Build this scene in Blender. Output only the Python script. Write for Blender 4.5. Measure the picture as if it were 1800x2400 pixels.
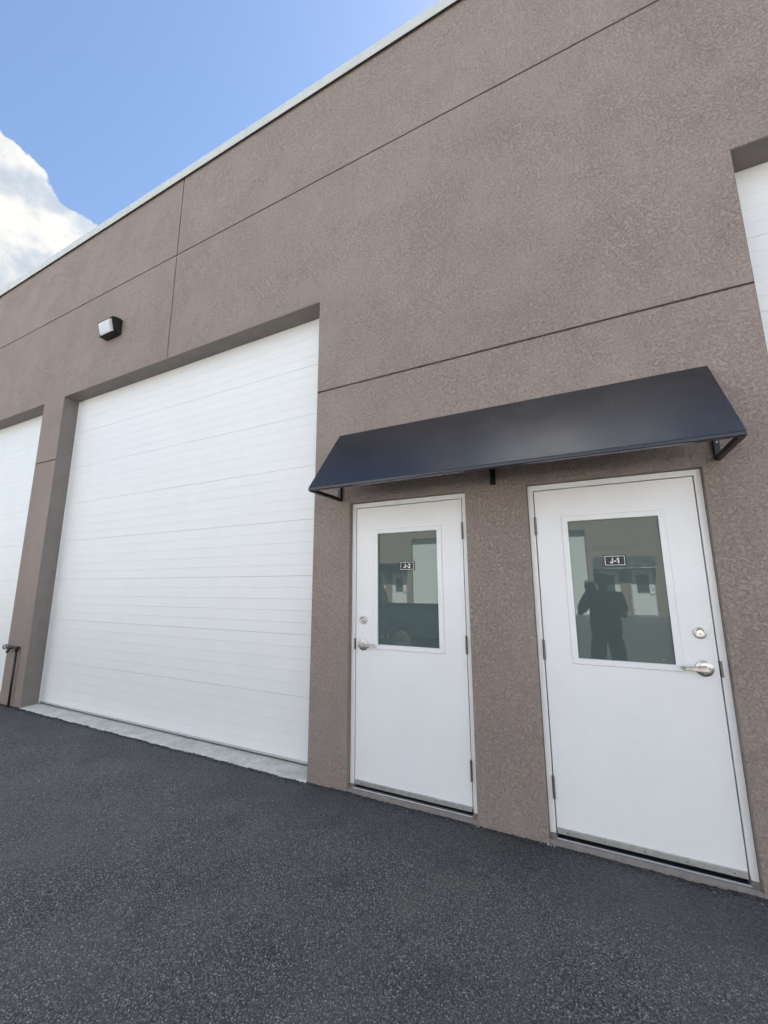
import bpy, bmesh, math, random
from mathutils import Vector, Matrix, noise

for o in list(bpy.data.objects):
    bpy.data.objects.remove(o, do_unlink=True)
S = bpy.context.scene
COL = S.collection
R = math.radians
random.seed(7)

# ------------------------------------------------------------------ camera
CAM = Vector((-0.1638, -2.9132, 1.5289))
c_r = Vector((0.89627678, 0.44347869, -0.00381996))
c_u = Vector((0.08116858, -0.15556288, 0.98448558))
c_f = Vector((-0.43600413, 0.88268162, 0.17542394))
F_PX = 951.71
cam_data = bpy.data.cameras.new('camera')
cam = bpy.data.objects.new('camera', cam_data)
COL.objects.link(cam)
cam_data.sensor_fit = 'VERTICAL'
cam_data.sensor_height = 24.0
cam_data.lens = F_PX / 2400.0 * 24.0
cam_data.clip_start = 0.02
cam_data.clip_end = 2000
M = Matrix((c_r, c_u, -c_f)).transposed().to_4x4()
M.translation = CAM
cam.matrix_world = M
S.camera = cam


def pix_dir(px, py):
    return (c_f + c_r * ((px - 900) / F_PX) - c_u * ((py - 1200) / F_PX)).normalized()


# ------------------------------------------------------------------ view, sky, sun
S.view_settings.view_transform = 'Standard'
S.view_settings.look = 'None'
S.view_settings.gamma = 1.0
S.view_settings.use_curve_mapping = False
S.view_settings.exposure = 2.25
SUN_EL, SUN_AZ = R(57), R(12)          # azimuth measured from +Y towards +X
SUN_STRENGTH = 5.0
SKY_STRENGTH = 0.05

world = bpy.data.worlds.new('World')
S.world = world
world.use_nodes = True
wt = world.node_tree
wt.nodes.clear()


class G:
    """small node-graph helper"""
    def __init__(self, tree):
        self.t = tree

    def n(self, kind, **kw):
        nd = self.t.nodes.new(kind)
        for k, v in kw.items():
            setattr(nd, k, v)
        return nd

    def link(self, a, b):
        self.t.links.new(a, b)

    def put(self, sock, v):
        if hasattr(v, 'is_output') or isinstance(v, bpy.types.NodeSocket):
            self.link(v, sock)
        else:
            sock.default_value = v

    def math(self, op, a, b=None, c=None, clamp=False):
        nd = self.n('ShaderNodeMath', operation=op, use_clamp=clamp)
        for i, v in enumerate((a, b, c)):
            if v is not None:
                self.put(nd.inputs[i], v)
        return nd.outputs[0]

    def vmath(self, op, a, b=None, out=0, scale=None):
        nd = self.n('ShaderNodeVectorMath', operation=op)
        self.put(nd.inputs[0], a)
        if b is not None:
            self.put(nd.inputs[1], b)
        if scale is not None:
            self.put(nd.inputs['Scale'], scale)
        return nd.outputs[out]

    def noise(self, vec, scale, detail=2.0, rough=0.5, distort=0.0, out='Fac'):
        nd = self.n('ShaderNodeTexNoise')
        if vec is not None:
            self.put(nd.inputs['Vector'], vec)
        self.put(nd.inputs['Scale'], scale)
        self.put(nd.inputs['Detail'], detail)
        self.put(nd.inputs['Roughness'], rough)
        self.put(nd.inputs['Distortion'], distort)
        return nd.outputs[out]

    def voronoi(self, vec, scale, feature='F1', out='Distance', rand=1.0):
        nd = self.n('ShaderNodeTexVoronoi', feature=feature)
        if vec is not None:
            self.put(nd.inputs['Vector'], vec)
        self.put(nd.inputs['Scale'], scale)
        self.put(nd.inputs['Randomness'], rand)
        return nd.outputs[out]

    def ramp(self, v, a, b, lo=0.0, hi=1.0, smooth=True):
        nd = self.n('ShaderNodeMapRange', interpolation_type='SMOOTHSTEP' if smooth else 'LINEAR')
        self.put(nd.inputs['Value'], v)
        self.put(nd.inputs['From Min'], a)
        self.put(nd.inputs['From Max'], b)
        self.put(nd.inputs['To Min'], lo)
        self.put(nd.inputs['To Max'], hi)
        return nd.outputs['Result']

    def mix(self, f, a, b, blend='MIX'):
        nd = self.n('ShaderNodeMix', data_type='RGBA', blend_type=blend)
        self.put(nd.inputs[0], f)
        self.put(nd.inputs[6], a)
        self.put(nd.inputs[7], b)
        return nd.outputs[2]


g = G(wt)
sky = g.n('ShaderNodeTexSky', sky_type='NISHITA')
sky.sun_disc = False
sky.sun_elevation = SUN_EL
sky.sun_rotation = SUN_AZ
sky.altitude = 50
sky.air_density = 1.0
sky.dust_density = 0.2
sky.ozone_density = 1.0
tc = g.n('ShaderNodeTexCoord')
dirv = tc.outputs['Generated']
sep = g.n('ShaderNodeSeparateXYZ')
g.link(dirv, sep.inputs[0])
# cumulus: fractal noise on the dome; one big cloud body stands low on the left
warp = g.vmath('ADD', dirv, g.vmath('SCALE', g.noise(dirv, 5.0, 3.0, 0.5, out='Color'), scale=0.10))
big = g.noise(g.vmath('ADD', warp, (3.1, 7.7, 1.3)), 2.3, 2.0, 0.5)
fine = g.noise(warp, 6.5, 12.0, 0.56)
da = g.vmath('DISTANCE', dirv, tuple(pix_dir(-60, 720)), out=1)
db = g.vmath('DISTANCE', dirv, (-0.17, -0.20, 0.96), out=1)
dc = g.vmath('DISTANCE', dirv, tuple(pix_dir(560, 160)), out=1)
body = g.math('MAXIMUM', g.ramp(da, 0.45, 0.05, 0, 0.74), g.ramp(db, 0.50, 0.10, 0, 0.20))
dd = g.vmath('DISTANCE', dirv, tuple(pix_dir(330, 400)), out=1)
clear = g.math('ADD', g.ramp(dc, 0.80, 0.30, 0, 0.29), g.ramp(dd, 0.22, 0.08, 0, 0.16))
dens = g.math('ADD', g.math('MULTIPLY', big, 0.75), g.math('MULTIPLY', fine, 0.55))
dens = g.math('SUBTRACT', g.math('ADD', dens, body), clear)
dens = g.math('ADD', dens, g.math('MULTIPLY', g.math('SUBTRACT', g.noise(warp, 15.0, 8.0, 0.55), 0.5), 0.30))   # billows
alpha = g.ramp(dens, 0.660, 0.688)
core = g.ramp(dens, 0.70, 0.95)
puff = g.noise(g.vmath('ADD', warp, (0.02, -0.01, 0.035)), 6.5, 12.0, 0.56)
shade = g.math('ADD', g.math('SUBTRACT', fine, puff), g.math('MULTIPLY', g.noise(warp, 9.0, 8.0, 0.6), 0.5))
ccol = g.mix(g.ramp(shade, 0.12, 0.36), (0.58, 0.66, 0.76, 1), (1.0, 0.985, 0.955, 1))
# sunlit cumulus away from the sun, out of view, brightened to lift the facade
sdir = (math.sin(SUN_AZ) * math.cos(SUN_EL), math.cos(SUN_AZ) * math.cos(SUN_EL), math.sin(SUN_EL))
cosun = g.vmath('DOT_PRODUCT', dirv, sdir, out=1)
lum = g.ramp(cosun, 0.45, -0.45, 0.215, 1.0)
lum = g.math('ADD', lum, g.ramp(cosun, 0.55, 0.95, 0.0, 0.55))      # and glows near the sun
cloud = g.vmath('SCALE', ccol, scale=lum)
skyc = g.vmath('SCALE', sky.outputs[0], scale=SKY_STRENGTH)
horizon = g.ramp(sep.outputs['Z'], 0.0, 0.12)
final = g.mix(g.math('MULTIPLY', alpha, horizon), skyc, cloud)
bg = g.n('ShaderNodeBackground')
g.link(final, bg.inputs['Color'])
bg.inputs['Strength'].default_value = 1.0
out = g.n('ShaderNodeOutputWorld')
g.link(bg.outputs[0], out.inputs['Surface'])

sun_d = bpy.data.lights.new('sun', 'SUN')
sun_d.energy = SUN_STRENGTH
sun_d.angle = R(0.53)
sun_d.color = (1.0, 0.955, 0.89)
sun = bpy.data.objects.new('sun', sun_d)
COL.objects.link(sun)
to_sun = Vector((math.sin(SUN_AZ) * math.cos(SUN_EL), math.cos(SUN_AZ) * math.cos(SUN_EL), math.sin(SUN_EL)))
sun.rotation_euler = to_sun.to_track_quat('Z', 'Y').to_euler()
sun.location = (5, 30, 40)


# ------------------------------------------------------------------ materials
def mat(name):
    m = bpy.data.materials.new(name)
    m.use_nodes = True
    t = m.node_tree
    t.nodes.clear()
    gg = G(t)
    b = gg.n('ShaderNodeBsdfPrincipled')
    o = gg.n('ShaderNodeOutputMaterial')
    gg.link(b.outputs[0], o.inputs[0])
    return m, gg, b


def simple(name, col, rough=0.5, metal=0.0, var=0.06, vscale=9.0, bump=0.0, bscale=200.0, coat=0.0, spec=0.5):
    m, gg, b = mat(name)
    tcn = gg.n('ShaderNodeTexCoord').outputs['Object']
    nz = gg.noise(tcn, vscale, 5.0, 0.6)
    lo = tuple(c * (1 - var) for c in col) + (1,)
    hi = tuple(min(1, c * (1 + var)) for c in col) + (1,)
    gg.link(gg.mix(gg.ramp(nz, 0.3, 0.7), lo, hi), b.inputs['Base Color'])
    gg.link(gg.ramp(gg.noise(tcn, vscale * 2.3, 4.0), 0.3, 0.7, rough * 0.88, min(1, rough * 1.12)), b.inputs['Roughness'])
    b.inputs['Metallic'].default_value = metal
    b.inputs['Specular IOR Level'].default_value = spec
    b.inputs['Coat Weight'].default_value = coat
    b.inputs['Coat Roughness'].default_value = 0.08
    if bump > 0:
        bn = gg.n('ShaderNodeBump')
        bn.inputs['Strength'].default_value = 0.6
        bn.inputs['Distance'].default_value = bump
        gg.link(gg.noise(tcn, bscale, 3.0), bn.inputs['Height'])
        gg.link(bn.outputs[0], b.inputs['Normal'])
    return m


def make_stucco(name, scale=1.0, strength=1.0):
    m, gg, b = mat(name)
    v = gg.n('ShaderNodeTexCoord').outputs['Object']
    big_n = gg.noise(v, 0.8, 4.0, 0.55)
    mid_n = gg.noise(v, 5.0, 4.0, 0.6)
    col = gg.mix(gg.ramp(big_n, 0.3, 0.7), (0.318, 0.258, 0.224, 1), (0.352, 0.286, 0.249, 1))
    col = gg.mix(gg.ramp(mid_n, 0.35, 0.75, 0.0, 0.35), col, (0.300, 0.248, 0.217, 1))
    mp = gg.n('ShaderNodeMapping')
    gg.link(v, mp.inputs['Vector'])
    mp.inputs['Scale'].default_value = (5.0, 1.0, 0.28)
    runs = gg.ramp(gg.noise(mp.outputs[0], 1.0, 6.0, 0.62), 0.55, 0.80, 0, 0.22)
    col = gg.mix(runs, col, (0.285, 0.246, 0.222, 1))
    grain = gg.noise(v, 75.0, 6.0, 0.72)
    col = gg.mix(0.20, col, gg.ramp(grain, 0.25, 0.75), 'OVERLAY')
    gg.link(col, b.inputs['Base Color'])
    b.inputs['Roughness'].default_value = 0.86
    b.inputs['Specular IOR Level'].default_value = 0.3
    # troweled lace finish: broad flat plateaus parted by thin winding gaps
    n1 = gg.noise(v, 31.0 * scale, 3.0, 0.58, 0.25)
    gaps = gg.ramp(gg.math('ABSOLUTE', gg.math('SUBTRACT', n1, 0.49)), 0.0, 0.050)
    n2 = gg.noise(gg.vmath('ADD', v, (3.3, 1.9, 7.1)), 52.0 * scale, 4.0, 0.6)
    pits = gg.ramp(n2, 0.34, 0.47)
    patch = gg.ramp(gg.noise(v, 2.2, 3.0), 0.35, 0.65, 0.55, 1.0)
    h = gg.math('ADD', gg.math('MULTIPLY', gg.math('MULTIPLY', gaps, patch), 0.62), gg.math('MULTIPLY', pits, 0.50))
    h = gg.math('ADD', h, gg.math('MULTIPLY', gg.noise(v, 95.0, 4.0, 0.65), 0.42))
    bn = gg.n('ShaderNodeBump')
    bn.inputs['Strength'].default_value = 1.0
    bn.inputs['Distance'].default_value = 0.0056
    gg.link(h, bn.inputs['Height'])
    gg.link(bn.outputs[0], b.inputs['Normal'])
    return m


def make_white_paint(name, col, rough, dirt=0.0, grain=False):
    m, gg, b = mat(name)
    v = gg.n('ShaderNodeNewGeometry').outputs['Position'] if grain else gg.n('ShaderNodeTexCoord').outputs['Object']
    blotch = gg.noise(v, 3.5, 6.0, 0.65)
    c0 = tuple(c * 0.975 for c in col) + (1,)
    c1 = col + (1,)
    base = gg.mix(gg.ramp(blotch, 0.3, 0.7), c0, c1)
    if dirt > 0:
        st = gg.n('ShaderNodeMapping')
        gg.link(v, st.inputs['Vector'])
        st.inputs['Scale'].default_value = (9.0, 9.0, 2.2)
        d1 = gg.ramp(gg.noise(st.outputs[0], 3.0, 8.0, 0.7), 0.50, 0.78, 0, dirt)
        base = gg.mix(d1, base, (0.42, 0.38, 0.32, 1))
        d2 = gg.ramp(gg.noise(v, 75.0, 2.0, 0.5), 0.70, 0.80, 0, dirt * 0.8)
        base = gg.mix(d2, base, (0.30, 0.28, 0.25, 1))
    gg.link(base, b.inputs['Base Color'])
    gg.link(gg.ramp(gg.noise(v, 12.0, 5.0), 0.3, 0.7, rough * 0.85, rough * 1.15), b.inputs['Roughness'])
    bn = gg.n('ShaderNodeBump')
    bn.inputs['Strength'].default_value = 0.35
    if grain:
        mp = gg.n('ShaderNodeMapping')
        gg.link(v, mp.inputs['Vector'])
        mp.inputs['Scale'].default_value = (9.0, 60.0, 160.0)
        hgt = gg.noise(mp.outputs[0], 2.0, 5.0, 0.6)
        bn.inputs['Distance'].default_value = 0.0005
    else:
        hgt = gg.math('ADD', gg.noise(v, 7.0, 2.0), gg.math('MULTIPLY', gg.noise(v, 300.0, 2.0), 0.05))
        bn.inputs['Distance'].default_value = 0.0025
    gg.link(hgt, bn.inputs['Height'])
    gg.link(bn.outputs[0], b.inputs['Normal'])
    return m


def make_asphalt():
    m, gg, b = mat('asphalt')
    v = gg.n('ShaderNodeTexCoord').outputs['Object']
    stone = gg.n('ShaderNodeTexVoronoi', feature='F1')
    gg.link(v, stone.inputs['Vector'])
    stone.inputs['Scale'].default_value = 140.0
    sc = gg.n('ShaderNodeSeparateColor')
    gg.link(stone.outputs['Color'], sc.inputs[0])
    tone = gg.ramp(sc.outputs[0], 0.0, 1.0, 0.0, 1.0, False)
    cr = gg.n('ShaderNodeValToRGB')
    gg.link(tone, cr.inputs[0])
    e = cr.color_ramp.elements
    e[0].position, e[0].color = 0.0, (0.045, 0.045, 0.047, 1)
    e[1].position, e[1].color = 0.5, (0.150, 0.149, 0.144, 1)
    for p, c in ((0.86, (0.240, 0.238, 0.230, 1)), (0.965, (0.36, 0.36, 0.35, 1)), (0.992, (0.50, 0.50, 0.49, 1))):
        el = e.new(p)
        el.color = c
    edge = gg.ramp(stone.outputs['Distance'], 0.25, 0.75, 0.0, 1.0)
    col = gg.mix(edge, cr.outputs[0], (0.026, 0.027, 0.029, 1))
    wear = gg.noise(v, 1.1, 6.0, 0.62)
    col = gg.mix(gg.ramp(wear, 0.36, 0.64, 0.0, 0.34), col, (0.155, 0.155, 0.152, 1))
    tar = gg.ramp(gg.noise(gg.vmath('ADD', v, (4.2, 1.7, 0)), 2.6, 5.0, 0.6), 0.55, 0.72, 0, 0.40)
    col = gg.mix(tar, col, (0.040, 0.041, 0.045, 1))
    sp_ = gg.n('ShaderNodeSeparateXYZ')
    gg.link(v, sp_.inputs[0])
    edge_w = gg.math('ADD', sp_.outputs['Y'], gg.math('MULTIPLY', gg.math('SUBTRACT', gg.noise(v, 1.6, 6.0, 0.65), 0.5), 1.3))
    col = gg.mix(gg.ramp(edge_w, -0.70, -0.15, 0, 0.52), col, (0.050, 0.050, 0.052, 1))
    spot = gg.ramp(gg.noise(gg.vmath('ADD', v, (1.9, 6.3, 0)), 4.3, 3.0, 0.5), 0.66, 0.74, 0, 0.55)
    col = gg.mix(spot, col, (0.042, 0.041, 0.040, 1))
    olive = gg.ramp(gg.noise(gg.vmath('ADD', v, (9.2, 3.7, 0)), 1.4, 3.0, 0.6), 0.52, 0.75, 0, 0.35)
    col = gg.mix(olive, col, (0.135, 0.130, 0.105, 1))
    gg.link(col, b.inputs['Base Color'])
    gg.link(gg.ramp(sc.outputs[1], 0.0, 1.0, 0.55, 0.92), b.inputs['Roughness'])
    h = gg.math('ADD', gg.math('MULTIPLY', gg.math('SUBTRACT', 1.0, stone.outputs['Distance']), 0.7),
                gg.math('MULTIPLY', sc.outputs[2], 0.55))
    h = gg.math('ADD', h, gg.math('MULTIPLY', gg.noise(v, 60.0, 4.0), 1.1))
    bn = gg.n('ShaderNodeBump')
    bn.inputs['Strength'].default_value = 0.95
    bn.inputs['Distance'].default_value = 0.0055
    gg.link(h, bn.inputs['Height'])
    gg.link(bn.outputs[0], b.inputs['Normal'])
    return m


def make_concrete():
    m, gg, b = mat('concrete')
    v = gg.n('ShaderNodeTexCoord').outputs['Object']
    n1 = gg.noise(v, 5.0, 8.0, 0.7)
    n2 = gg.noise(v, 22.0, 6.0, 0.7)
    col = gg.mix(gg.ramp(n1, 0.3, 0.7), (0.46, 0.45, 0.41, 1), (0.66, 0.65, 0.61, 1))
    col = gg.mix(gg.ramp(n2, 0.56, 0.72, 0, 0.7), col, (0.24, 0.24, 0.23, 1))
    gg.link(col, b.inputs['Base Color'])
    b.inputs['Roughness'].default_value = 0.88
    bn = gg.n('ShaderNodeBump')
    bn.inputs['Strength'].default_value = 0.8
    bn.inputs['Distance'].default_value = 0.004
    gg.link(gg.noise(v, 45.0, 6.0, 0.65), bn.inputs['Height'])
    gg.link(bn.outputs[0], b.inputs['Normal'])
    return m


def make_glass(name, tint):
    m, gg, b = mat(name)
    b.inputs['Base Color'].default_value = tint + (1,)
    b.inputs['Roughness'].default_value = 0.012
    b.inputs['IOR'].default_value = 1.72
    b.inputs['Specular Tint'].default_value = (0.84, 0.97, 0.93, 1)
    v = gg.n('ShaderNodeTexCoord').outputs['Object']
    bn = gg.n('ShaderNodeBump')
    bn.inputs['Strength'].default_value = 0.10
    bn.inputs['Distance'].default_value = 0.002
    gg.link(gg.noise(v, 2.2, 1.0), bn.inputs['Height'])
    gg.link(bn.outputs[0], b.inputs['Normal'])
    gg.link(gg.mix(gg.ramp(gg.noise(v, 30.0, 5.0), 0.35, 0.75, 0, 0.12), tint + (1,), (0.12, 0.13, 0.125, 1)), b.inputs['Base Color'])
    return m


MT = dict(
    stucco=make_stucco('stucco'),
    coping=simple('coping_paint', (0.54, 0.56, 0.53), 0.42, 0, 0.06, 3.0),
    roof=simple('roof_membrane', (0.55, 0.55, 0.53), 0.8, 0, 0.1, 1.0),
    garage=make_white_paint('garage_door_white', (0.83, 0.835, 0.82), 0.42, 0.0, True),
    garage_back=simple('garage_joint', (0.60, 0.61, 0.61), 0.6),
    paint=make_white_paint('door_white_paint', (0.86, 0.865, 0.86), 0.34, 0.045),
    frame=make_white_paint('frame_white_paint', (0.86, 0.86, 0.845), 0.40, 0.16),
    rubber=simple('black_rubber', (0.012, 0.012, 0.013), 0.7),
    seal=simple('grey_seal', (0.10, 0.11, 0.10), 0.6),
    alum=simple('aluminium', (0.62, 0.62, 0.61), 0.42, 0.85, 0.08, 30.0),
    screw=simple('screw_steel', (0.16, 0.16, 0.16), 0.45, 0.8),
    satin=simple('satin_nickel', (0.60, 0.58, 0.54), 0.30, 1.0, 0.05, 40.0),
    brass=simple('keyway_metal', (0.78, 0.75, 0.66), 0.28, 1.0),
    hinge=simple('hinge_steel', (0.17, 0.165, 0.15), 0.45, 0.7, 0.25, 60.0),
    glass=make_glass('tinted_glass', (0.088, 0.114, 0.110)),
    black=simple('plate_black', (0.012, 0.012, 0.012), 0.38),
    white=simple('plate_white', (0.82, 0.82, 0.82), 0.4, 0, 0.02),
    sticker=simple('faded_sticker', (0.20, 0.22, 0.22), 0.5, 0, 0.4, 90.0),
    navy=simple('navy_metal', (0.0012, 0.0022, 0.0085), 0.25, 0.0, 0.04, 2.0, coat=0.15, spec=0.8),
    blacksteel=simple('black_steel', (0.012, 0.012, 0.013), 0.42),
    fixture=simple('fixture_bronze', (0.010, 0.009, 0.009), 0.5),
    concrete=make_concrete(),
    asphalt=make_asphalt(),
    crumb=simple('asphalt_crumb', (0.034, 0.034, 0.036), 0.9, 0, 0.5, 60.0),
    pebble=simple('pale_pebble', (0.38, 0.37, 0.35), 0.8, 0, 0.4, 70.0),
    pipe=simple('painted_pipe', (0.030, 0.022, 0.018), 0.5),
    base=simple('painted_concrete_base', (0.215, 0.190, 0.172), 0.85, 0, 0.14, 14.0, 0.003, 60.0),
    trim=simple('shaded_return_paint', (0.225, 0.196, 0.180), 0.7, 0, 0.07, 4.0, 0.001, 90.0),  # darker than the stucco, with the reveals' shade in the colour
    caulk=simple('caulk', (0.55, 0.53, 0.50), 0.7),
    truck=simple('truck_paint', (0.040, 0.058, 0.066), 0.3, 0.0, 0.05, 3.0, coat=0.6),
    dark_glass=simple('vehicle_glass', (0.012, 0.014, 0.015), 0.05, 0, 0.02),
    tyre=simple('tyre_rubber', (0.018, 0.018, 0.018), 0.85),
    rim=simple('wheel_alloy', (0.45, 0.46, 0.47), 0.35, 0.9),
    red=simple('tail_lamp_red', (0.35, 0.012, 0.012), 0.2),
    lampglass=simple('lamp_clear', (0.62, 0.64, 0.64), 0.15),
    skin=simple('skin', (0.30, 0.19, 0.14), 0.55),
    hair=simple('hair', (0.014, 0.011, 0.010), 0.6, 0, 0.2, 80.0),
    shirt=simple('shirt_cloth', (0.034, 0.040, 0.056), 0.9, 0, 0.1, 30.0),
    trousers=simple('trouser_cloth', (0.036, 0.040, 0.050), 0.92, 0, 0.1, 30.0),
    shoe=simple('shoe_leather', (0.016, 0.014, 0.013), 0.6),
    phone=simple('phone_black', (0.012, 0.012, 0.014), 0.2),
)
MT['navy'].node_tree.nodes['Principled BSDF'].inputs['Coat Roughness'].default_value = 0.2
# prismatic light lens
lm, lg, lb = mat('fixture_lens')
lb.inputs['Base Color'].default_value = (0.84, 0.86, 0.84, 1)
lb.inputs['Roughness'].default_value = 0.22
lb.inputs['Subsurface Weight'].default_value = 0.25
lv = lg.n('ShaderNodeTexCoord').outputs['Object']
lw = lg.n('ShaderNodeTexWave', wave_type='BANDS', bands_direction='Z')
lg.link(lv, lw.inputs['Vector'])
lw.inputs['Scale'].default_value = 28.0
lbn = lg.n('ShaderNodeBump')
lbn.inputs['Distance'].default_value = 0.003
lg.link(lw.outputs['Fac'], lbn.inputs['Height'])
lg.link(lbn.outputs[0], lb.inputs['Normal'])
MT['lens'] = lm


# ------------------------------------------------------------------ mesh helpers
def link_mesh(name, bm, material, parent=None, smooth=False, bevel=0.0, seg=2):
    me = bpy.data.meshes.new(name)
    bm.normal_update()
    bm.to_mesh(me)
    bm.free()
    for m_ in (material if isinstance(material, (list, tuple)) else [material]):
        me.materials.append(m_)
    if smooth:
        for p in me.polygons:
            p.use_smooth = True
    ob = bpy.data.objects.new(name, me)
    COL.objects.link(ob)
    ob.parent = parent
    if bevel > 0:
        md = ob.modifiers.new('edge', 'BEVEL')
        md.width = bevel
        md.segments = seg
        md.limit_method = 'ANGLE'
        md.angle_limit = R(35)
    return ob


def box(bm, x0, x1, y0, y1, z0, z1, mi=0):
    vs = [bm.verts.new((x, y, z)) for x in (x0, x1) for y in (y0, y1) for z in (z0, z1)]
    for idx in ((0, 1, 3, 2), (4, 6, 7, 5), (0, 4, 5, 1), (2, 3, 7, 6), (0, 2, 6, 4), (1, 5, 7, 3)):
        f = bm.faces.new([vs[i] for i in idx])
        f.material_index = mi
    return vs


def tube(bm, pts, rad, n=12, cap=True, mi=0):
    """tube through points; rad number or list"""
    pts = [Vector(p) for p in pts]
    rads = rad if isinstance(rad, (list, tuple)) else [rad] * len(pts)
    rings = []
    prev = None
    for i, p in enumerate(pts):
        if i == 0:
            d = pts[1] - pts[0]
        elif i == len(pts) - 1:
            d = pts[-1] - pts[-2]
        else:
            d = (pts[i + 1] - pts[i]).normalized() + (pts[i] - pts[i - 1]).normalized()
        d.normalize()
        if prev is None:
            a = d.orthogonal().normalized()
        else:
            a = (prev - d * prev.dot(d)).normalized()
        prev = a
        b_ = d.cross(a)
        rings.append([bm.verts.new(p + (a * math.cos(t) + b_ * math.sin(t)) * rads[i])
                      for t in (2 * math.pi * k / n for k in range(n))])
    for r0, r1 in zip(rings, rings[1:]):
        for k in range(n):
            f = bm.faces.new((r0[k], r0[(k + 1) % n], r1[(k + 1) % n], r1[k]))
            f.material_index = mi
    if cap:
        f = bm.faces.new(rings[0][::-1]); f.material_index = mi
        f = bm.faces.new(rings[-1]); f.material_index = mi


def lathe_y(bm, cx, cz, prof, n=28, mi=0):
    """surface of revolution about a y-axis line; prof = [(radius, y), ...]"""
    rings = []
    for r_, y in prof:
        rings.append([bm.verts.new((cx + r_ * math.cos(2 * math.pi * k / n), y, cz + r_ * math.sin(2 * math.pi * k / n))) for k in range(n)])
    for r0, r1 in zip(rings, rings[1:]):
        for k in range(n):
            f = bm.faces.new((r0[k], r1[k], r1[(k + 1) % n], r0[(k + 1) % n]))
            f.material_index = mi
    f = bm.faces.new(rings[-1][::-1]); f.material_index = mi
    f = bm.faces.new(rings[0]); f.material_index = mi
    bmesh.ops.recalc_face_normals(bm, faces=bm.faces)


def prism_x(bm, prof, x0, x1, mi=0):
    """profile of (y, z) points extruded along x"""
    a = [bm.verts.new((x0, y, z)) for y, z in prof]
    b_ = [bm.verts.new((x1, y, z)) for y, z in prof]
    n = len(prof)
    fs = [bm.faces.new(a), bm.faces.new(b_[::-1])]
    for k in range(n):
        fs.append(bm.faces.new((a[k], b_[k], b_[(k + 1) % n], a[(k + 1) % n])))
    for f in fs:
        f.material_index = mi
    bmesh.ops.recalc_face_normals(bm, faces=bm.faces)


def prism_y(bm, prof, y0, y1, mi=0):
    a = [bm.verts.new((x, y0, z)) for x, z in prof]
    b_ = [bm.verts.new((x, y1, z)) for x, z in prof]
    n = len(prof)
    fs = [bm.faces.new(a), bm.faces.new(b_[::-1])]
    for k in range(n):
        fs.append(bm.faces.new((a[k], b_[k], b_[(k + 1) % n], a[(k + 1) % n])))
    for f in fs:
        f.material_index = mi
    bmesh.ops.recalc_face_normals(bm, faces=bm.faces)


def cells(bm, xs, zs, filled, y0, y1):
    """solid slab made of grid cells (shared vertices, no inner faces)"""
    xs = sorted(set(round(v, 5) for v in xs))
    zs = sorted(set(round(v, 5) for v in zs))
    nx, nz = len(xs) - 1, len(zs) - 1
    fl = [[filled((xs[i] + xs[i + 1]) / 2, (zs[k] + zs[k + 1]) / 2) for k in range(nz)] for i in range(nx)]
    cache = {}

    def v(i, s, k):
        key = (i, s, k)
        if key not in cache:
            cache[key] = bm.verts.new((xs[i], (y0, y1)[s], zs[k]))
        return cache[key]
    for i in range(nx):
        for k in range(nz):
            if not fl[i][k]:
                continue
            bm.faces.new((v(i, 0, k), v(i + 1, 0, k), v(i + 1, 0, k + 1), v(i, 0, k + 1)))
            bm.faces.new((v(i, 1, k), v(i, 1, k + 1), v(i + 1, 1, k + 1), v(i + 1, 1, k)))
            if i == 0 or not fl[i - 1][k]:
                bm.faces.new((v(i, 0, k), v(i, 0, k + 1), v(i, 1, k + 1), v(i, 1, k)))
            if i == nx - 1 or not fl[i + 1][k]:
                bm.faces.new((v(i + 1, 0, k), v(i + 1, 1, k), v(i + 1, 1, k + 1), v(i + 1, 0, k + 1)))
            if k == 0 or not fl[i][k - 1]:
                bm.faces.new((v(i, 0, k), v(i, 1, k), v(i + 1, 1, k), v(i + 1, 0, k)))
            if k == nz - 1 or not fl[i][k + 1]:
                bm.faces.new((v(i, 0, k + 1), v(i + 1, 0, k + 1), v(i + 1, 1, k + 1), v(i, 1, k + 1)))


def empty(name, loc=(0, 0, 0), rz=0.0, parent=None):
    o = bpy.data.objects.new(name, None)
    COL.objects.link(o)
    o.location = loc
    o.rotation_euler = (0, 0, rz)
    o.parent = parent
    o.empty_display_size = 0.2
    return o


def tag(o, label=None, cat=None, group=None, kind=None):
    for k, v in (('label', label), ('category', cat), ('group', group), ('kind', kind)):
        if v:
            o[k] = v
    return o


def copy_tree(o, parent=None):
    c = o.copy()
    COL.objects.link(c)
    c.parent = parent
    for ch in list(o.children):
        copy_tree(ch, c)
    return c


# ------------------------------------------------------------------ ground
GZ = -0.018


def ground_z(x, y):
    """small waves of hand-raked asphalt; crumbly rise where it meets the wall"""
    near = max(0.0, 1.0 - abs(y) / 0.16)
    n1 = noise.noise((x * 5.0, y * 5.0, 0.3)) * 0.003
    n2 = noise.noise((x * 28.0, y * 28.0, 1.7)) + 0.6 * noise.noise((x * 60.0, y * 60.0, 4.1))
    lump = noise.noise((x * 3.3, y * 3.3, 8.8))
    return GZ + n1 + near * (n2 * 0.0055 + lump * 0.006)


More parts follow.
